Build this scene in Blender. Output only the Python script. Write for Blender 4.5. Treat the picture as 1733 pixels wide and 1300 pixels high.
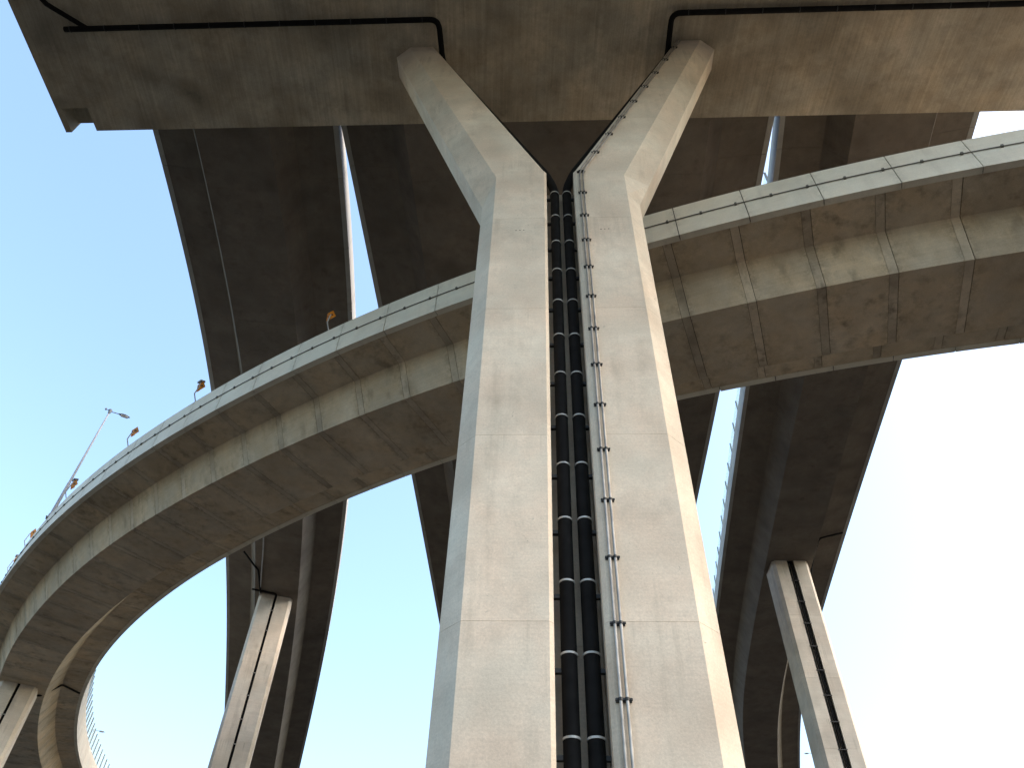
import bpy, math, random
from mathutils import Vector, Matrix
random.seed(7)
scene = bpy.context.scene
for o in list(bpy.data.objects):
    bpy.data.objects.remove(o)

# ------------------------------------------------------------------ camera
RM = [[0.9993711, -0.0354589, 0.0], [-0.0259737, -0.7320403, 0.6807661], [0.0241392, 0.6803380, 0.7325009]]
cam = bpy.data.objects.new('camera', bpy.data.cameras.new('camera'))
scene.collection.objects.link(cam)
m = Matrix([[RM[i][0], RM[i][1], -RM[i][2], 0] for i in range(3)] + [[0, 0, 0, 1]])
m.translation = Vector((0, 0, 1.6))
cam.matrix_world = m
cam.data.sensor_width = 36.0
cam.data.lens = 1320.0 / 1733.0 * 36.0
cam.data.clip_end = 6000
scene.camera = cam

# ------------------------------------------------------------------ light
SUN_EL, SUN_AZ = math.radians(41), math.radians(104)      # azimuth from +Y towards +X
w = bpy.data.worlds.new('World'); scene.world = w; w.use_nodes = True
nt = w.node_tree
bg = nt.nodes['Background']
sky = nt.nodes.new('ShaderNodeTexSky'); sky.sky_type = 'NISHITA'; sky.sun_disc = False
sky.sun_elevation = SUN_EL; sky.sun_rotation = SUN_AZ
sky.air_density = 1.6; sky.dust_density = 3.4; sky.ozone_density = 3.2
nt.links.new(sky.outputs[0], bg.inputs[0]); bg.inputs[1].default_value = 0.15
sl = bpy.data.lights.new('sun', 'SUN'); sl.energy = 0.7; sl.angle = math.radians(30); sl.color = (1.0, 0.80, 0.64)
so = bpy.data.objects.new('sun', sl); scene.collection.objects.link(so)
sd = Vector((math.sin(SUN_AZ) * math.cos(SUN_EL), math.cos(SUN_AZ) * math.cos(SUN_EL), math.sin(SUN_EL)))
so.rotation_euler = sd.to_track_quat('Z', 'Y').to_euler(); so.location = sd * 300
scene.view_settings.view_transform = 'Standard'; scene.view_settings.look = 'None'
scene.view_settings.exposure = 1.64; scene.view_settings.gamma = 1.0
scene.view_settings.use_curve_mapping = False

# ------------------------------------------------------------------ materials
def new_mat(name):
    mt = bpy.data.materials.new(name); mt.use_nodes = True
    return mt, mt.node_tree, mt.node_tree.nodes['Principled BSDF']
def plain(name, col, rough=0.6, metal=0.0, bump=0.0, var=0.12, spec=0.5):
    mt, t, b = new_mat(name); N = t.nodes.new; K = t.links.new
    g = N('ShaderNodeNewGeometry'); n = N('ShaderNodeTexNoise'); n.inputs['Scale'].default_value = 3.0; n.inputs['Detail'].default_value = 5
    K(g.outputs['Position'], n.inputs['Vector'])
    r = N('ShaderNodeMapRange'); r.inputs[1].default_value = .3; r.inputs[2].default_value = .7
    r.inputs[3].default_value = 1 - var; r.inputs[4].default_value = 1 + var; K(n.outputs[0], r.inputs[0])
    mx = N('ShaderNodeMix'); mx.data_type = 'RGBA'; mx.blend_type = 'MULTIPLY'; mx.inputs[0].default_value = 1
    mx.inputs[6].default_value = (*col, 1); K(r.outputs[0], mx.inputs[7]); K(mx.outputs[2], b.inputs['Base Color'])
    b.inputs['Roughness'].default_value = rough; b.inputs['Metallic'].default_value = metal
    b.inputs['Specular IOR Level'].default_value = spec
    return mt
def concrete(name, col, stain=(.10, .085, .06), amount=.35, streak=.3, board=.05, blotch=.15, rnd=.05, fine=.1, sc=1.0, bump=.25, crack=0.0, hue=(1.0, .955, .93), grain=None, leak=0.0, drip=None):
    """weathered cast concrete: cloudy blotches, rain streaks down the face, board marks, pores"""
    mt, t, b = new_mat(name); N = t.nodes.new; K = t.links.new
    g = N('ShaderNodeNewGeometry'); pos = g.outputs['Position']
    def noise(scale, detail=6, rough=.6, vs=(1, 1, 1), dist=0):
        mp = N('ShaderNodeMapping'); mp.inputs['Scale'].default_value = vs; K(pos, mp.inputs[0])
        n = N('ShaderNodeTexNoise'); n.inputs['Scale'].default_value = scale; n.inputs['Detail'].default_value = detail
        n.inputs['Roughness'].default_value = rough; n.inputs['Distortion'].default_value = dist
        K(mp.outputs[0], n.inputs['Vector']); return n.outputs[0]
    def rng(v, a, bb, c, d):
        r = N('ShaderNodeMapRange'); r.inputs[1].default_value = a; r.inputs[2].default_value = bb
        r.inputs[3].default_value = c; r.inputs[4].default_value = d; K(v, r.inputs[0]); return r.outputs[0]
    def mul(a, bb):
        q = N('ShaderNodeMath'); q.operation = 'MULTIPLY'
        K(a, q.inputs[0]); 
        if isinstance(bb, float): q.inputs[1].default_value = bb
        else: K(bb, q.inputs[1])
        return q.outputs[0]
    oi = N('ShaderNodeObjectInfo')
    v = rng(noise(.35 * sc, 5, .55), .32, .68, 1 - blotch, 1 + blotch)
    v = mul(v, rng(noise(2.2 * sc, 8, .65), .3, .7, 1 - blotch * .7, 1 + blotch * .7))
    v = mul(v, rng(noise(22 * sc, 4, .7), .3, .7, 1 - fine, 1 + fine))
    v = mul(v, rng(noise(3.0, 3, .5, (.12, .12, 6)), .35, .65, 1 - board, 1 + board))       # lift / board bands
    if grain: v = mul(v, rng(noise(1.0, 4, .6, grain), .3, .7, .86, 1.14))                # form boards
    v = mul(v, rng(oi.outputs['Random'], 0, 1, 1 - rnd, 1 + rnd))
    mx = N('ShaderNodeMix'); mx.data_type = 'RGBA'; mx.blend_type = 'MULTIPLY'; mx.inputs[0].default_value = 1
    # two close hues of the same cement
    hu = N('ShaderNodeMix'); hu.data_type = 'RGBA'
    hu.inputs[6].default_value = (*col, 1); hu.inputs[7].default_value = (col[0] * hue[0], col[1] * hue[1], col[2] * hue[2], 1)
    K(rng(noise(.6 * sc, 4), .35, .65, 0, 1), hu.inputs[0])
    K(hu.outputs[2], mx.inputs[6]); K(v, mx.inputs[7])
    st = mul(rng(noise(1.6 * sc, 7, .6, (1, 1, .09)), .5, .72, 0, 1), rng(noise(.3 * sc, 3), .38, .62, 0, 1))
    st2 = rng(noise(.55 * sc, 9, .68), .50, .72, 0, 1)
    mm = N('ShaderNodeMath'); mm.operation = 'MAXIMUM'; K(mul(st, streak), mm.inputs[0]); K(mul(st2, amount), mm.inputs[1])
    mo = mm.outputs[0]
    if drip:
        # rain streaks that start at the pour joints and thin out downwards
        sx = N('ShaderNodeSeparateXYZ'); K(pos, sx.inputs[0])
        q1 = N('ShaderNodeMath'); q1.operation = 'SUBTRACT'; q1.inputs[0].default_value = drip[0]; K(sx.outputs[2], q1.inputs[1])
        q2 = N('ShaderNodeMath'); q2.operation = 'DIVIDE'; K(q1.outputs[0], q2.inputs[0]); q2.inputs[1].default_value = drip[1]
        q3 = N('ShaderNodeMath'); q3.operation = 'FRACT'; K(q2.outputs[0], q3.inputs[0])
        dm = mul(rng(q3.outputs[0], 0, .55, 1, 0), rng(noise(7, 5, .6, (1, 1, .03)), .5, .66, 0, 1))
        dm = mul(dm, rng(noise(.9, 3, .5, (1, 1, .4)), .42, .6, 0, 1))
        m3 = N('ShaderNodeMath'); m3.operation = 'MAXIMUM'; K(mo, m3.inputs[0]); K(mul(dm, drip[2]), m3.inputs[1]); mo = m3.outputs[0]
    if leak:
        # rusty leakage that seeps out of the joints
        an = N('ShaderNodeAttribute'); an.attribute_name = 'joint'
        jm = mul(rng(an.outputs['Fac'], 0, .38, 1, 0), rng(noise(2.6, 8, .75), .44, .56, 0, 1))
        m2 = N('ShaderNodeMath'); m2.operation = 'MAXIMUM'; K(mo, m2.inputs[0]); K(mul(jm, leak), m2.inputs[1]); mo = m2.outputs[0]
    ms = N('ShaderNodeMix'); ms.data_type = 'RGBA'; K(mo, ms.inputs[0])
    K(mx.outputs[2], ms.inputs[6]); ms.inputs[7].default_value = (*stain, 1)
    out = ms.outputs[2]
    if crack:
        # sparse dark pock marks and hairline cracks
        cr = mul(rng(noise(5, 11, .82, (1, 1, .6), 1.0), .615, .66, 0, 1), rng(noise(.7, 3), .46, .6, 0, 1))
        mc = N('ShaderNodeMix'); mc.data_type = 'RGBA'; K(mul(cr, crack), mc.inputs[0]); K(out, mc.inputs[6])
        mc.inputs[7].default_value = (.11, .095, .08, 1); out = mc.outputs[2]
    K(out, b.inputs['Base Color'])
    b.inputs['Roughness'].default_value = .88; b.inputs['Specular IOR Level'].default_value = .25
    bp = N('ShaderNodeBump'); bp.inputs['Strength'].default_value = bump; bp.inputs['Distance'].default_value = .02
    K(noise(14, 8, .7), bp.inputs['Height']); K(bp.outputs[0], b.inputs['Normal'])
    return mt
M = {}
M['pier'] = concrete('pier_concrete', (.66, .585, .475), stain=(.29, .25, .19), amount=.32, streak=.45, board=.02, blotch=.13, rnd=.03, fine=.10, crack=.8, hue=(1.0, .93, .90), drip=(4.68, 5.09, .35))
M['small_pier'] = concrete('small_pier_concrete', (.62, .57, .49), stain=(.24, .215, .17), amount=.4, streak=.6, board=.035, blotch=.12, rnd=.04, fine=.1, drip=(42.7, 7.0, .7))
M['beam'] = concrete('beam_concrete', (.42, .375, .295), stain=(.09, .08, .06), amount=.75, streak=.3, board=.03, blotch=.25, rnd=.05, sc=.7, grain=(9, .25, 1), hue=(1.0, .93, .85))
M['girder'] = concrete('girder_concrete', (.57, .49, .38), stain=(.14, .115, .085), amount=.12, streak=.65, board=.04, blotch=.15, rnd=.10, hue=(1.0, .92, .82), leak=.4)
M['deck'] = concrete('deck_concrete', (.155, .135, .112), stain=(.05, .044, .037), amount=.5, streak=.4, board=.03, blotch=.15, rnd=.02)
M['strip'] = concrete('closure_concrete', (.54, .465, .36), stain=(.08, .065, .05), amount=.6, streak=.85, board=.04, blotch=.2, rnd=.14)
M['parapet'] = concrete('parapet_paint', (.74, .71, .61), stain=(.28, .27, .24), amount=.22, streak=.28, board=.02, blotch=.07, rnd=.03, fine=.06, leak=.3)
M['deck_edge'] = concrete('deck_edge_concrete', (.36, .36, .34), stain=(.15, .145, .13), amount=.3, streak=.35, board=.02, blotch=.08, rnd=.03, fine=.05)
M['joint'] = plain('joint_filler', (.05, .045, .04), .9)
M['pipe'] = plain('black_pipe', (.007, .0068, .0068), .7, var=.4, spec=.1)
M['clamp'] = plain('galvanised_clamp', (.45, .45, .43), .5, .3, var=.35)
M['conduit'] = plain('weathered_conduit', (.34, .32, .29), .45, .5, var=.35)
M['black'] = plain('black_bracket', (.02, .02, .02), .6)
M['dark_line'] = plain('parapet_conduit', (.12, .115, .10), .6)
M['galv'] = plain('galvanised_steel', (.36, .37, .39), .85, 0.0)
M['lamp_dark'] = plain('lamp_housing', (.13, .14, .16), .5)
M['yellow'] = plain('sign_yellow', (.52, .20, .012), .5, var=.08)
M['dark_post'] = plain('barrier_post', (.10, .12, .12), .6)
M['lens'] = plain('lamp_lens', (.5, .5, .48), .2)
def glass():
    mt, t, b = new_mat('tinted_acrylic')
    b.inputs['Base Color'].default_value = (.72, .86, .80, 1); b.inputs['Roughness'].default_value = .12
    b.inputs['Alpha'].default_value = .42
    return mt
M['acrylic'] = glass()
def ground_mat():
    mt, t, b = new_mat('ground_soil'); N = t.nodes.new; K = t.links.new
    g = N('ShaderNodeNewGeometry'); n = N('ShaderNodeTexNoise'); n.inputs['Scale'].default_value = .05; n.inputs['Detail'].default_value = 8
    K(g.outputs['Position'], n.inputs['Vector'])
    cr = N('ShaderNodeValToRGB'); K(n.outputs[0], cr.inputs[0])
    cr.color_ramp.elements[0].position = .42; cr.color_ramp.elements[0].color = (.034, .029, .022, 1)
    cr.color_ramp.elements[1].position = .6; cr.color_ramp.elements[1].color = (.028, .025, .018, 1)
    K(cr.outputs[0], b.inputs['Base Color']); b.inputs['Roughness'].default_value = .95
    return mt
M['ground'] = ground_mat()

# ------------------------------------------------------------------ helpers
COL = scene.collection
def tag(o, label=None, cat=None, group=None, kind=None):
    if label: o['label'] = label
    if cat: o['category'] = cat
    if group: o['group'] = group
    if kind: o['kind'] = kind
    return o
def empty(name, loc, label, cat, group=None):
    o = bpy.data.objects.new(name, None); COL.objects.link(o); o.location = loc; o.empty_display_size = .5
    return tag(o, label, cat, group)
def wloc(o):
    v = Vector(o.location)
    while o.parent:
        o = o.parent; v += Vector(o.location)
    return v
def mesh_obj(name, verts, faces, mat, parent=None, smooth=False, loc=None):
    """verts in world space; object placed relative to its parent"""
    base = wloc(parent) if parent else Vector((0, 0, 0))
    off = Vector(loc) if loc is not None else base
    me = bpy.data.meshes.new(name)
    me.from_pydata([tuple(Vector(v) - off) for v in verts], [], faces)
    me.materials.append(M[mat]); me.update()
    if smooth:
        me.shade_smooth()
    o = bpy.data.objects.new(name, me); COL.objects.link(o)
    if parent: o.parent = parent
    o.location = off - base
    return o
class MB:
    def __init__(s): s.v = []; s.f = []; s.attr = None
    def add(s, v, f):
        k = len(s.v); s.v += [tuple(q) for q in v]; s.f += [[i + k for i in q] for q in f]
    def loft(s, rings, cap=True, closed=True):
        n = len(rings[0]); v = [q for r in rings for q in r]; f = []
        for i in range(len(rings) - 1):
            for j in range(n if closed else n - 1):
                a, b = i * n + j, i * n + (j + 1) % n
                f.append([a, b, b + n, a + n])
        if cap:
            f.append(list(range(n))[::-1]); f.append([(len(rings) - 1) * n + j for j in range(n)])
        s.add(v, f)
    def tube(s, pts, r, n=12, cap=True):
        pts = [Vector(p) for p in pts]; rings = []; up = None
        rr = r if isinstance(r, (list, tuple)) else [r] * len(pts)
        for i, p in enumerate(pts):
            if i == 0: t = pts[1] - p
            elif i == len(pts) - 1: t = p - pts[-2]
            else: t = (pts[i + 1] - p).normalized() + (p - pts[i - 1]).normalized()
            t.normalize()
            if up is None:
                up = t.orthogonal().normalized()
            x = (up - t * up.dot(t)).normalized(); y = t.cross(x); up = x
            k = 1.0
            if 0 < i < len(pts) - 1:
                k = 1 / max(.5, (pts[i + 1] - p).normalized().dot(t))
            rings.append([p + (x * math.cos(2 * math.pi * j / n) + y * math.sin(2 * math.pi * j / n)) * rr[i] * (1 if k == 1 else min(k, 1.3)) for j in range(n)])
        s.loft(rings, cap)
    def box(s, c, ax, ay, az, hx, hy, hz):
        c = Vector(c); ax, ay, az = Vector(ax).normalized(), Vector(ay).normalized(), Vector(az).normalized()
        v = [c + ax * (hx * i) + ay * (hy * j) + az * (hz * k) for k in (-1, 1) for j in (-1, 1) for i in (-1, 1)]
        s.add(v, [[0, 2, 3, 1], [4, 5, 7, 6], [0, 1, 5, 4], [2, 6, 7, 3], [0, 4, 6, 2], [1, 3, 7, 5]])
    def build(s, name, mat, parent=None, smooth=False, loc=None):
        o = mesh_obj(name, s.v, s.f, mat, parent, smooth, loc)
        if s.attr and len(s.attr) == len(o.data.vertices):
            at = o.data.attributes.new('joint', 'FLOAT', 'POINT'); at.data.foreach_set('value', s.attr)
        return o
def autosmooth(o, ang=35):
    for p in o.data.polygons: p.use_smooth = True
    bm_edges = o.data
    try: o.data.set_sharp_from_angle(angle=math.radians(ang))
    except Exception: pass
    return o
def bend(pts, r=.3, n=6):
    """round the corners of a polyline"""
    pts = [Vector(p) for p in pts]; out = [pts[0]]
    for i in range(1, len(pts) - 1):
        a, p, b = pts[i - 1], pts[i], pts[i + 1]
        ra = min(r, (a - p).length * .45); rb = min(r, (b - p).length * .45)
        p0 = p + (a - p).normalized() * ra; p2 = p + (b - p).normalized() * rb
        for k in range(n + 1):
            t = k / n; out.append(p0 * (1 - t) ** 2 + p * 2 * t * (1 - t) + p2 * t * t)
    out.append(pts[-1]); return out

class Path:
    """road alignment: cubic spline through control points, arc-length parameter, extended at both ends"""
    def __init__(s, cp, back=0.0, ahead=0.0, curv=None):
        K = len(cp); cp = [Vector(c) for c in cp]
        Mx = [Vector((0, 0, 0)) for _ in range(K)]
        # Thomas algorithm for the natural spline
        a = [0.0] * K; d = [Vector((0, 0, 0)) for _ in range(K)]
        for i in range(1, K - 1):
            r = 6 * (cp[i - 1] - 2 * cp[i] + cp[i + 1]); den = 4 - a[i - 1]
            a[i] = 1 / den; d[i] = (r - d[i - 1]) / den
        for i in range(K - 2, 0, -1):
            Mx[i] = d[i] - a[i] * Mx[i + 1]
        pts = []
        n = 60
        for i in range(K - 1):
            for k in range(n + (1 if i == K - 2 else 0)):
                u = k / n; q = 1 - u
                pts.append(q * cp[i] + u * cp[i + 1] + (q ** 3 - q) * Mx[i] / 6 + (u ** 3 - u) * Mx[i + 1] / 6)
        if ahead:
            t = pts[-1] - pts[-2]; st = .5; sl_ = t.z / Vector((t.x, t.y)).length
            h = math.atan2(t.y, t.x)
            for k in range(int(ahead / st)):
                h += (curv or 0) * st
                pts.append(pts[-1] + Vector((math.cos(h) * st, math.sin(h) * st, sl_ * st)))
        s.s0 = 0.0
        if back:
            t = (pts[0] - pts[1]).normalized(); pts = [pts[0] + t * back] + pts; s.s0 = back
        s.p = pts; s.s = [0.0]
        for i in range(1, len(pts)):
            e = pts[i] - pts[i - 1]; s.s.append(s.s[-1] + math.hypot(e.x, e.y))
        s.len = s.s[-1] - s.s0                       # s=0 at the first control point; negative s lies on the extension
    def at(s, q):
        q += s.s0
        import bisect
        i = max(0, min(len(s.s) - 2, bisect.bisect_right(s.s, q) - 1))
        u = (q - s.s[i]) / (s.s[i + 1] - s.s[i])
        p = s.p[i].lerp(s.p[i + 1], u)
        j0, j1 = max(0, i - 1), min(len(s.p) - 1, i + 2)
        t = (s.p[j1] - s.p[j0]); t.z = 0; t.normalize()
        return p, t, Vector((t.y, -t.x, 0))
    def pt(s, q, o, h):
        p, t, n = s.at(q); return p + n * o + Vector((0, 0, h))
    def ring(s, q, sec):
        p, t, n = s.at(q); return [p + n * o + Vector((0, 0, h)) for o, h in sec]
def sweep(path, sec, s0, s1, step=1.0):
    k = max(1, int(math.ceil((s1 - s0) / step)))
    mb = MB(); mb.loft([path.ring(s0 + (s1 - s0) * i / k, sec) for i in range(k + 1)])
    mb.attr = [min(i, k - i) * (s1 - s0) / k for i in range(k + 1) for _ in sec]     # metres to the nearest joint
    return mb
def girder_sec(W, o1, h1, o2, h2, ins=0.0):
    e = W - .28 - ins
    return [(-e, .34 - ins), (-e, .03 + ins), (-o1 + ins, h1 + ins), (-o2 + ins, h2 + ins), (o2 - ins, h2 + ins), (o1 - ins, h1 + ins), (e, .03 + ins), (e, .34 - ins)]
def para_sec(W, hp, side, ins=0.0):
    return [(side * (W - ins), 0.0 + ins), (side * (W - ins), hp - ins), (side * (W - .24 + ins), hp - ins), (side * (W - .24 + ins), .55), (side * (W - .42 + ins), .36), (side * (W - .30 + ins), 0.0 + ins)]

# ------------------------------------------------------------------ ground
g = MB(); R = 2500
g.add([(-R, -R, 0), (R, -R, 0), (R, R, 0), (-R, R, 0)], [[0, 1, 2, 3]])
tag(g.build('ground', 'ground'), kind='structure')

# ------------------------------------------------------------------ elevated roads
LOOP = Path([(40.114, 13.127, 27.804), (22.594, 16.71, 28.56), (7.053, 21.912, 29.321), (-6.564, 28.92, 30.072), (-19.012, 38.114, 30.841), (-29.05, 48.271, 31.749), (-37.845, 60.322, 32.684), (-45.131, 74.579, 33.613), (-50.562, 90.866, 34.543), (-54.074, 109.09, 35.473)], back=20, ahead=50, curv=-.016)
D1 = Path([(-15.586, -3.983, 43.989), (-15.841, 17.077, 44.278), (-17.296, 39.006, 44.583), (-21.196, 62.477, 44.861), (-26.849, 87.855, 45.094), (-33.69, 115.804, 45.311)], back=40, ahead=60, curv=.003)
D2 = Path([(1.946, 19.389, 43.999), (3.32, 39.691, 44.321), (4.562, 60.395, 44.636), (5.736, 81.415, 44.953)], back=60, ahead=110)
D3 = Path([(17.292, 2.795, 43.98), (20.732, 22.491, 44.505), (23.645, 43.698, 45.045), (26.819, 66.637, 45.556), (31.008, 90.954, 46.052), (37.512, 115.643, 46.544)], back=45, ahead=60, curv=-.012)

def viaduct(name, label, path, W, hp, sec, seg, phase, gap, strip, gmat, s0, s1, near_side):
    mid = path.at((s0 + s1) / 2)[0]
    root = empty(name, (mid.x, mid.y, 0), label, 'viaduct')
    o1, h1, o2, h2 = sec
    full = girder_sec(W, o1, h1, o2, h2)
    core = sweep(path, girder_sec(W, o1, h1, o2, h2, .05), s0, s1, 1.5).build('girder_core', 'joint', root)
    # cast segments of the box girder, each its own piece, with the closure strip of the double joints
    q = s0 + ((phase - s0) % seg)
    cuts = []
    while q < s1:
        cuts.append(q); q += seg
    edges = [s0] + cuts + [s1]
    for a, b in zip(edges[:-1], edges[1:]):
        if b - a < .3: continue
        a2 = a + (gap + strip if strip and a != s0 else gap)
        if strip:
            if a != s0:
                sweep(path, girder_sec(W, o1, h1, o2, h2, .005), a + gap, a + gap + strip - gap * .6, 1.0).build('closure_strip', 'strip', root)
        sweep(path, full, a2, b, .6).build('girder_segment', gmat, root)
    return root
def parapets(root, path, W, hp, seg, phase, s0, s1, sides=(-1, 1), gap=.035, rec=.045, mat='parapet'):
    for side in sides:
        sweep(path, para_sec(W, hp, side, rec), s0, s1, 1.5).build('parapet_core', 'joint', root)
        q = s0 + ((phase - s0) % seg); ed = [s0]
        while q < s1: ed.append(q); q += seg
        ed.append(s1)
        for a, b in zip(ed[:-1], ed[1:]):
            if b - a > .3:
                sweep(path, para_sec(W, hp, side), a + gap, b, 1.3).build('parapet_panel', mat, root)
LW, LHP = 4.67, 2.12
loop = viaduct('ramp_viaduct', 'curved loop ramp sweeping behind the big pier, pale parapet and segmented brown girder', LOOP, LW, LHP, (2.7, -.12, 1.85, -1.83), 2.64, 28.42 * 1.22 / 1.15 + .45, .024, .34, 'girder', -18, LOOP.len - 1, -1)
parapets(loop, LOOP, LW, LHP, 2.70, 28.42 * 1.22 / 1.15, -18, LOOP.len - 1)
# cable conduit along the outer parapet, with saddle clips
cd = MB(); cd.tube([LOOP.pt(-10 + i * .9, -LW - .03, 1.12) for i in range(122)], .022, 6)
q = -10.0
while q < 98:
    p, t, n = LOOP.at(q); cd.box(p - n * (LW + .035) + Vector((0, 0, 1.12)), t, n, (0, 0, 1), .045, .05, .06); q += 1.35
tag(cd.build('conduit', 'dark_line', loop), kind='stuff')

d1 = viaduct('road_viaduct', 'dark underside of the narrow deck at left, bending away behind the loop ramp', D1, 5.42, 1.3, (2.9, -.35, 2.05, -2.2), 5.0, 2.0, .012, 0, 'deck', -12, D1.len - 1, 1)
parapets(d1, D1, 5.42, 1.35, 5.0, 2.0, -12, D1.len - 1, mat='deck_edge')
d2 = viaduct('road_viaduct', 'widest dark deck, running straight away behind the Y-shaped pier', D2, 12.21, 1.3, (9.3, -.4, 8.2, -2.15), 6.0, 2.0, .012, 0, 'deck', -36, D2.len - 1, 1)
parapets(d2, D2, 12.21, 1.35, 6.0, 2.0, -36, D2.len - 1, mat='deck_edge')
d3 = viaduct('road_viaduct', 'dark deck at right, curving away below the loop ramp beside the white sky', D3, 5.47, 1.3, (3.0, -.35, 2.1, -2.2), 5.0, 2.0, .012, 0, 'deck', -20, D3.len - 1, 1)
parapets(d3, D3, 5.47, 1.35, 5.0, 2.0, -20, D3.len - 1, mat='deck_edge')

# ------------------------------------------------------------------ main Y pier and crossbeam
YAW = math.radians(3.4); O = Vector((1.5, 13.95, 0))
U = Vector((math.cos(YAW), -math.sin(YAW), 0)); V = Vector((math.sin(YAW), math.cos(YAW), 0)); Z = Vector((0, 0, 1))
def L(a, b, z): return O + U * a + V * b + Z * z
SOF = 41.6; PD = 1.95; GD = 1.0; CH = .47
def lin(z, z0, a0, z1, a1): return a0 if z <= z0 else a0 + (a1 - a0) * (z - z0) / (z1 - z0)
def a_i(z): return lin(z, 28.4, .50, SOF, 5.95)
def a_f(z): return lin(z, 28.0, 2.36, SOF, 7.2)
def a_o(z): return lin(z, 26.6, 2.84, SOF, 7.95)
def shaft_ring(z, ins=0.0):
    i, f_, o_ = .5 + ins, a_f(z) - ins, a_o(z) - ins; c = .09
    half = [(i, GD + ins), (i, c + ins), (i + c, ins), (f_, ins), (o_, CH + ins), (o_, PD - CH - ins), (f_, PD - ins)]
    left = [(-a, b) for a, b in half[::-1]]
    return [L(a, b, z) for a, b in left + half]
def arm_ring(z, sg, ins=0.0):
    i, f_, o_ = a_i(z) + ins, a_f(z) - ins, a_o(z) - ins; c = .13
    P = [(i, c + ins), (i + c, ins), (f_, ins), (o_, CH + ins), (o_, PD - CH - ins), (f_, PD - ins), (i, PD - ins)]
    if sg < 0: P = [(-a, b) for a, b in P[::-1]]
    return [L(a, b, z) for a, b in P]
pier = empty('y_pier', L(0, PD / 2, 0), 'huge pale concrete Y-shaped pier with a central groove, in front of everything', 'bridge pier')
g_ = .003
mb = MB(); mb.loft([shaft_ring(z, .009) for z in (0, 26.6, 28.0, 28.35)]); mb.build('shaft_core', 'pier', pier)
lv = [0, 4.68, 9.76, 14.86, 19.98, 25.05, 28.4]
for a, b in zip(lv[:-1], lv[1:]):
    zs = [a + g_] + [z for z in (26.6, 28.0) if a < z < b] + [b - g_]
    mb = MB(); mb.loft([shaft_ring(z) for z in zs]); mb.build('shaft_lift', 'pier', pier)
for sg in (-1, 1):
    al = [28.4, 32.9, 37.3, SOF + .03]
    arm = None
    for k, (a, b) in enumerate(zip(al[:-1], al[1:])):
        mb = MB(); mb.loft([arm_ring(a + (g_ if k else 0), sg), arm_ring(b - (g_ if k < 2 else 0), sg)])
        mb.build('arm_lift', 'pier', pier)
    mb = MB(); mb.loft([arm_ring(28.45, sg, .009), arm_ring(SOF, sg, .009)]); mb.build('arm_core', 'pier', pier)

beam = empty('crossbeam', L(0, -1, SOF), 'broad dark concrete crossbeam resting on both arms of the Y pier', 'crossbeam')
def lbox(a0, a1, b0, b1, z0, z1):
    mb = MB(); mb.box(L((a0 + a1) / 2, (b0 + b1) / 2, (z0 + z1) / 2), U, V, Z, (a1 - a0) / 2, (b1 - b0) / 2, (z1 - z0) / 2); return mb
BN = -8.0; BT = 44.25
lbox(-24.8, 31.9, BN + .05, 3.95, SOF + .04, BT - .05).build('beam_core', 'joint', beam)
cut = [-24.9, -22.1, -16.2, -10.3, -4.4, 4.6, 10.6, 16.7, 22.7, 28.7, 32.0]
for a, b in zip(cut[:-1], cut[1:]):
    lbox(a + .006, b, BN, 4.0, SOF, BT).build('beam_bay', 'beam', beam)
lbox(-26.3, -24.902, BN, 2.72, SOF + .003, BT).build('end_block', 'beam', beam)
lbox(-26.3, -24.902, 2.722, 3.97, SOF + .95, BT).build('end_ledge', 'beam', beam)
lbox(-26.62, -26.302, BN, 4.05, SOF - .004, BT + .3).build('end_plate', 'beam', beam)

# ------------------------------------------------------------------ drainpipes on the pier
def drainpipe(sg, label):
    ac = .02 + sg * .225; bc = .56; r = .165
    root = empty('drainpipe', L(ac, bc, 0), label, 'drainpipe', 'black drainpipes of the Y pier')
    top = 41.28
    path = [L(sg * 24.2 if sg < 0 else 27.0, -1.4, top), L(sg * 5.62, -1.4, top), L(sg * 5.55, bc, top - .35)]
    path += [L(sg * (a_i(29.0) - .22), bc, 29.0 + .15), L(ac, bc, 28.0), L(ac, bc, 0.05)]
    pth = bend(path, .45, 6)
    mb = MB(); mb.tube(pth, [.135 if q_.z > 40.7 else r for q_ in pth], 16); autosmooth(mb.build('pipe', 'pipe', root))
    rz = 7.66 - 1.66 * 4
    while rz < 29.2:
        cl = MB()
        ring = lambda rad, z: [L(ac + rad * math.cos(2 * math.pi * j / 20), bc + rad * math.sin(2 * math.pi * j / 20), z) for j in range(20)]
        cl.loft([ring(r - .01, rz - .022), ring(r + .014, rz - .022), ring(r + .014, rz + .022), ring(r - .01, rz + .022)])
        c = autosmooth(cl.build('clamp', 'clamp', root))
        bk = MB(); bk.box(L(ac + sg * .26, bc + .02, rz - .32), U, V, Z, .11, .05, .045); bk.build('bracket', 'black', c)
        bk = MB(); bk.box(L(ac, bc + .32, rz), U, V, Z, .05, .18, .03); bk.build('wall_stay', 'black', c)
        rz += 1.66
    # straps on the run below the crossbeam
    lo, hi = (6.4, 24.0) if sg < 0 else (6.4, 26.5)
    q = lo
    while q < hi:
        s_ = MB(); c0 = L(sg * q, -1.4, top)
        ringx = lambda rad, d: [c0 + U * d + V * (rad * math.cos(2 * math.pi * j / 16)) + Z * (rad * math.sin(2 * math.pi * j / 16)) for j in range(16)]
        s_.loft([ringx(.13, -.02), ringx(.15, -.02), ringx(.15, .02), ringx(.13, .02)])
        s_.box(c0 + Z * (r + .08), U, V, Z, .02, .02, .09)
        s_.build('strap', 'galv' if False else 'black', root); q += 1.75
    return root
dp = drainpipe(-1, 'thick black drainpipe in the groove of the Y pier, left of the pair')
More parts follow.
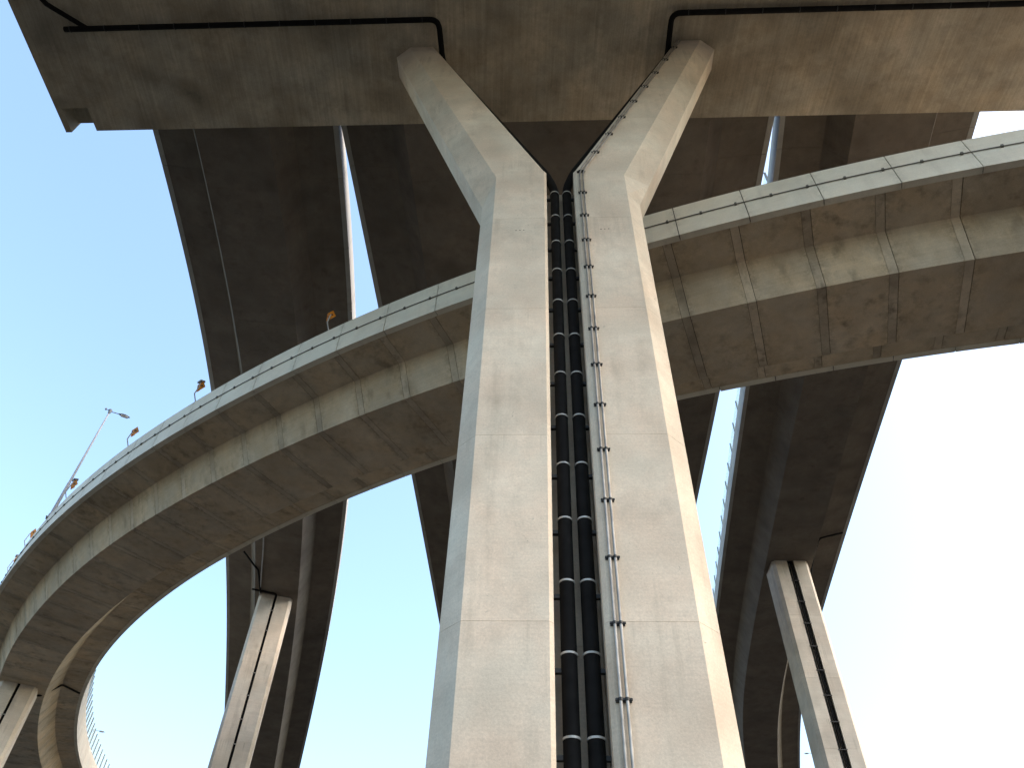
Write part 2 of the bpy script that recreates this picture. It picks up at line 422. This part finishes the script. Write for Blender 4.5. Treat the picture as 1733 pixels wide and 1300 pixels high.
drainpipe(1, 'thick black drainpipe in the groove of the Y pier, right of the pair')
# branch that joins the left run at an angle
mb = MB(); mb.tube([L(-25.9, -5.2, 41.28), L(-24.6, -2.6, 41.28), L(-23.1, -1.45, 41.28)], .12, 12); autosmooth(mb.build('branch_pipe', 'pipe', dp))
for a0 in (-1.42, 1.42):
    for k in (-1, 0, 1):
        mb = MB(); c0 = L(a0 + k * .13, 0, 24.3 + .01 * k)
        mb.loft([[c0 + U * (.022 * math.cos(j * math.pi / 4)) + Z * (.022 * math.sin(j * math.pi / 4)) + V * q for j in range(8)] for q in (-.004, .01)])
        mb.build('tie_hole', 'black', pier)
# pair of thin electrical conduits on the right half of the face
ct = empty('conduit_pair', L(.78, 0, 0), 'pair of thin grey conduits clipped to the pier face right of the black drainpipes', 'conduit')
for k, da in enumerate((-.06, .06)):
    pts = [L(.74 + da, -.06, .05), L(.78 + da, -.06, 28.25)]
    zt = 41.4; pts += [L(a_i(zt) + .25 + da, -.06, zt)]
    mb = MB(); mb.tube(bend(pts, .5, 5), .033, 10); autosmooth(mb.build('conduit_pipe', 'conduit', ct))
zc = 8.15 - 1.545 * 5
while zc < 41:
    if zc < 28.1: ac = .74 + .04 * zc / 28
    else: ac = lin(zc, 28.25, .78, 41.4, a_i(41.4) + .25)
    mb = MB()
    mb.box(L(ac, -.022, zc), U, V, Z, .145, .02, .04)
    for da in (-.06, .06):
        mb.tube([L(ac + da, -.06, zc - .03), L(ac + da, -.06, zc + .03)], .046, 8)
    for da in (-.14, 0, .14):
        mb.box(L(ac + da, -.055, zc), U, V, Z, .018, .018, .018)
    mb.build('clip', 'black', ct); zc += 1.545

# ------------------------------------------------------------------ smaller piers
def small_pier(name, label, c, yaw, top, hw, depth, groove, pipes, lifts, mat='small_pier', pat=.10):
    u = Vector((math.cos(yaw), math.sin(yaw), 0)); v = Vector((-math.sin(yaw), math.cos(yaw), 0)); c = Vector(c)
    root = empty(name, (c.x, c.y, 0), label, 'bridge pier')
    P = lambda a, b, z: c + u * a + v * b + Z * z
    def ring(z, ins=0):
        i = groove + ins; ch = .26
        half = [(i, .38 + ins), (i, ins), (hw - ch - ins, ins), (hw - ins, ch + ins), (hw - ins, depth - ch), (hw - ch - ins, depth - ins)]
        return [P(a, b, z) for a, b in [(-a, b) for a, b in half[::-1]] + half]
    mb = MB(); mb.loft([ring(0, .02), ring(top, .02)]); mb.build('shaft_core', mat, root)
    z = top; zs = [top]
    while z > 0: z -= lifts; zs.append(max(0, z))
    for b, a in zip(zs[:-1], zs[1:]):
        mb = MB(); mb.loft([ring(a + .012), ring(b)]); mb.build('shaft_lift', mat, root)
    for a, r in pipes:
        mb = MB(); mb.tube([P(a, .14, .05), P(a, .14, top - .05)], r, 10); pp = autosmooth(mb.build('pipe', 'pipe', root))
    k = 1.2
    while k < top - 1:
        mb = MB(); mb.box(P(0, .03, k), u, v, Z, groove + .05, .05, .03); mb.build('clip', 'conduit' if len(pipes) == 1 else 'black', root); k += 2.1
    return root, P
def at_deck(path, s, o=0): return path.pt(s, o, 0)
p, t, n = D1.at(72.1)
pa, P1 = small_pier('support_pier', 'slender grey pier under the left deck, with one black pipe down its middle', (p.x, p.y - .1, 0), math.atan2(n.y, n.x) + .04, p.z - 2.16, 1.6, 2.2, .12, [(0, .10)], 7.0)
p3, t, n = D3.at(58.1)
pb, P3 = small_pier('support_pier', 'slender beige pier at lower right under the right deck, several thin pipes in its groove', (p3.x - .1, p3.y - .9, 0), math.atan2(n.y, n.x) + .10, p3.z - 2.16, 1.62, 2.6, .31, [(-.25, .035), (-.15, .035), (.02, .06), (.12, .04), (.22, .04)], 5.6)
p0, t, n = LOOP.at(92.8 * 1.22 / 1.15)
pc, P0 = small_pier('support_pier', 'grey pier at the far left edge carrying the loop ramp', (p0.x, p0.y - .6, 0), math.atan2(n.y, n.x) - .1, p0.z - 1.79, 1.45, 2.2, .11, [(0, .09)], 7.0)

# small drain pipes under the decks
def drain(label, pts, r, mat='pipe', rb=.25):
    root = MB(); root.tube(bend(pts, rb, 5), r, 10)
    base = Vector(pts[-1]); o = autosmooth(root.build('drain_pipe', mat, None, loc=base)); return tag(o, label, 'drainpipe')
hb = -2.2 - .12
drain('black drain pipe cranked under the left deck onto its slender pier', [D1.pt(67.0, -3.4, -1.0), D1.pt(67.2, -2.0, hb), D1.pt(67.6, -1.75, hb), D1.pt(70.6, -1.55, hb), D1.pt(71.6, -1.5, hb)], .085)
mb = drain('thin pale pipe along the soffit of the left deck above its pier', [D1.pt(60.5, -1.25, hb), D1.pt(64, -1.3, hb), D1.pt(74.8, -1.62, hb)], .06, 'galv')
drain('short black header pipe across the top of the left slender pier', [D1.pt(71.3, -2.3, hb + .05), D1.pt(71.4, -1.0, hb), D1.pt(71.5, .05, hb), D1.pt(71.5, .05, hb - .6)], .085)
drain('cranked pipe from the deck edge to the lower right pier', [D3.pt(56.0, 5.0, -.25), D3.pt(56.2, 2.9, -.6), D3.pt(57.0, 2.3, -1.6), D3.pt(60.2, 2.2, -2.3)], .085)
s0_ = 94.0 * 1.22 / 1.15
drain('angled black drain pipe under the loop ramp by its far left pier', [LOOP.pt(s0_ + 2.2, 4.3, -.15), LOOP.pt(s0_ + .6, 2.75, -.3), LOOP.pt(s0_ - .3, 1.5, -1.95), LOOP.pt(s0_ - .6, .2, -1.95)], .085)

# ------------------------------------------------------------------ noise barriers
def barrier(label, path, o, hp, s0, s1, step, h, name='noise_barrier'):
    c = path.pt((s0 + s1) / 2, o, hp); root = empty(name, c, label, 'noise barrier')
    k = int((s1 - s0) / step)
    for i in range(k + 1):
        q = s0 + i * step
        p, t, n = path.at(q); p = p + n * o + Z * (hp + h / 2)
        mb = MB(); mb.box(p, t, n, Z, .045, .06, h / 2); mb.build('post', 'dark_post', root)
        if i < k:
            a, b = path.pt(q + .05, o, hp + .06), path.pt(q + step - .05, o, hp + .06)
            _, t2, n2 = path.at(q + step / 2); e = n2 * .008
            mb = MB(); mb.add([a - e, b - e, b + e, a + e] + [x + Z * (h - .1) for x in (a - e, b - e, b + e, a + e)],
                              [[0, 1, 2, 3][::-1], [4, 5, 6, 7], [0, 1, 5, 4], [1, 2, 6, 5], [2, 3, 7, 6], [3, 0, 4, 7]])
            mb.build('panel', 'acrylic', root)
barrier('pale translucent noise barrier on the inner parapet of the loop ramp, lower left', LOOP, LW - .12, LHP, 98, LOOP.len - 4, 1.8, 1.9)
barrier('clear noise barrier with thin posts on the left parapet of the right deck', D3, -5.47 + .12, 1.35, 20, 110, 2.6, 1.25)

# ------------------------------------------------------------------ lamp posts
def lamp_post(label, base, h, dirv, thick=1.0, second=True):
    base = Vector(base); root = empty('lamp_post', base, label, 'lamp post', 'lamp posts on the ramps')
    d = Vector(dirv).normalized(); e = Vector((-d.y, d.x, 0))
    mb = MB(); mb.tube([base, base + Z * .35, base + Z * .36, base + Z * h * .3, base + Z * h * .31, base + Z * h], [.16 * thick, .16 * thick, .12 * thick, .105 * thick, .085 * thick, .055 * thick], 12)
    autosmooth(mb.build('pole', 'galv', root))
    mb = MB(); mb.box(base + Z * .02, d, e, Z, .22, .22, .025); mb.build('base_plate', 'galv', root)
    top = base + Z * h
    mb = MB(); mb.tube([top - Z * .12, top + Z * .08, top + Z * .24, top + Z * .34], [.08, .13, .15, .06], 12)
    autosmooth(mb.build('crown_bracket', 'lamp_dark', root))
    mb = MB(); mb.box(top - d * .34 + Z * .22, d, e, Z, .06, .07, .06); mb.tube([top + Z * .2, top - d * .3 + Z * .2], .03, 8); mb.build('photocell', 'lamp_dark', root)
    for sgn in (1,):
        a = top + d * (.15 * sgn) + Z * .12
        ends = [a, a + d * (.5 * sgn) + Z * .03]
        mb = MB(); mb.tube(ends, .035, 8); arm = mb.build('arm', 'lamp_dark', root)
        q = ends[1]; rings = []
        for k in range(7):
            u_ = k / 6; ww = [.05, .12, .17, .19, .17, .12, .04][k]; hh = [.04, .07, .09, .10, .09, .06, .03][k]
            c = q + d * (sgn * .85 * u_)
            rings.append([c + e * (ww * math.cos(2 * math.pi * j / 12)) + Z * (hh * math.sin(2 * math.pi * j / 12)) for j in range(12)])
        mb = MB(); mb.loft(rings); hd = autosmooth(mb.build('lamp_head', 'lamp_dark', root))
        mb = MB(); c = q + d * (sgn * .45) - Z * .085; mb.box(c, d, e, Z, .26, .11, .02); mb.build('lens', 'lens', hd)
    return root
SC = 1.22 / 1.15
b0 = LOOP.pt(73.3 * SC, -LW + .1, LHP)
LIGHT1 = lamp_post('tall lamp post standing on the outer parapet of the loop ramp against blue sky', b0, 10.3, (1.0, .5, 0))
b1 = LOOP.pt(153.8, -LW + .1, LHP)
LIGHT2 = lamp_post('tiny distant lamp post head beside the pale noise barrier, lower left', b1, 11.2, (1, 0.5, 0))
b2 = D3.pt(144.6, 5.35, 1.35)
LIGHT3 = lamp_post('tiny distant lamp post head at the bottom between right deck and slender pier', b2, 10.3, (-1, 0.2, 0))

# ------------------------------------------------------------------ curve warning signs
def curve_sign(label, s, size=.50, solar=True, turn=0.0):
    base = LOOP.pt(s, -LW + .12, LHP); p, t, n = LOOP.at(s)
    root = empty('curve_sign', base, label, 'road sign', 'yellow curve signs on the loop ramp')
    out = -n
    k1 = base + Z * .55 + out * .30; k2 = base + Z * 1.25 + out * .22
    mb = MB(); mb.tube([base, k1, k2], .032, 8); mb.build('pole', 'galv', root)
    c = k2 + Z * .25 + t * .28
    for sg in (-1, 1):
        # one diamond plate for each direction of travel, folded into a V
        a = math.radians(52) ; d = (t * sg * math.cos(a) + n * math.sin(a)).normalized()
        rot = Matrix.Rotation(turn, 3, 'Z'); d = rot @ d
        nn = Vector((-d.y, d.x, 0)); cc = c + d * (size * .44)
        th = .015
        def dia(sz, off):
            return [cc + d * (sz * x) + Z * (sz * z) + nn * off for x, z in ((-.42, 0), (0, -.72), (.42, 0), (0, .72))]
        mb = MB(); mb.loft([dia(size, -th), dia(size, th)]); pl = mb.build('plate', 'yellow', root)
        for off in (-th - .004, th + .004):
            mb = MB()
            tri = [cc + d * (size * x * -1) + Z * (size * z) + nn * off for x, z in ((-.16, 0), (.0, .20), (.0, .08), (.13, .08), (.13, -.08), (.0, -.08), (.0, -.20))]
            mb.add(tri, [list(range(7))]); mb.build('arrow', 'black', pl)
    if solar:
        mb = MB(); mb.box(c + Z * (size * .72) + n * .12, t, n + Z * .4, Z - n * .4, .17, .15, .05); mb.build('lamp_box', 'lamp_dark', root)
        mb = MB(); mb.tube([k2, c + Z * (size * .7) + n * .08], .025, 6); mb.build('mast', 'galv', root)
curve_sign('orange curve sign on the loop ramp in front of the dark left deck', 47.21 * SC, solar=False)
curve_sign('curve sign with dark lamp box on the ramp, just left of the dark deck', 56.5 * SC)
curve_sign('curve sign on the loop ramp right of the tall lamp post', 62.73 * SC, solar=False)
curve_sign('yellow curve sign overlapping the lower pole of the tall lamp post', 70.48 * SC)
curve_sign('yellow curve sign on the loop ramp, next below the tall lamp post', 78.26 * SC, solar=False)
curve_sign('yellow curve sign cut by the left edge of the picture', 82.9 * SC)
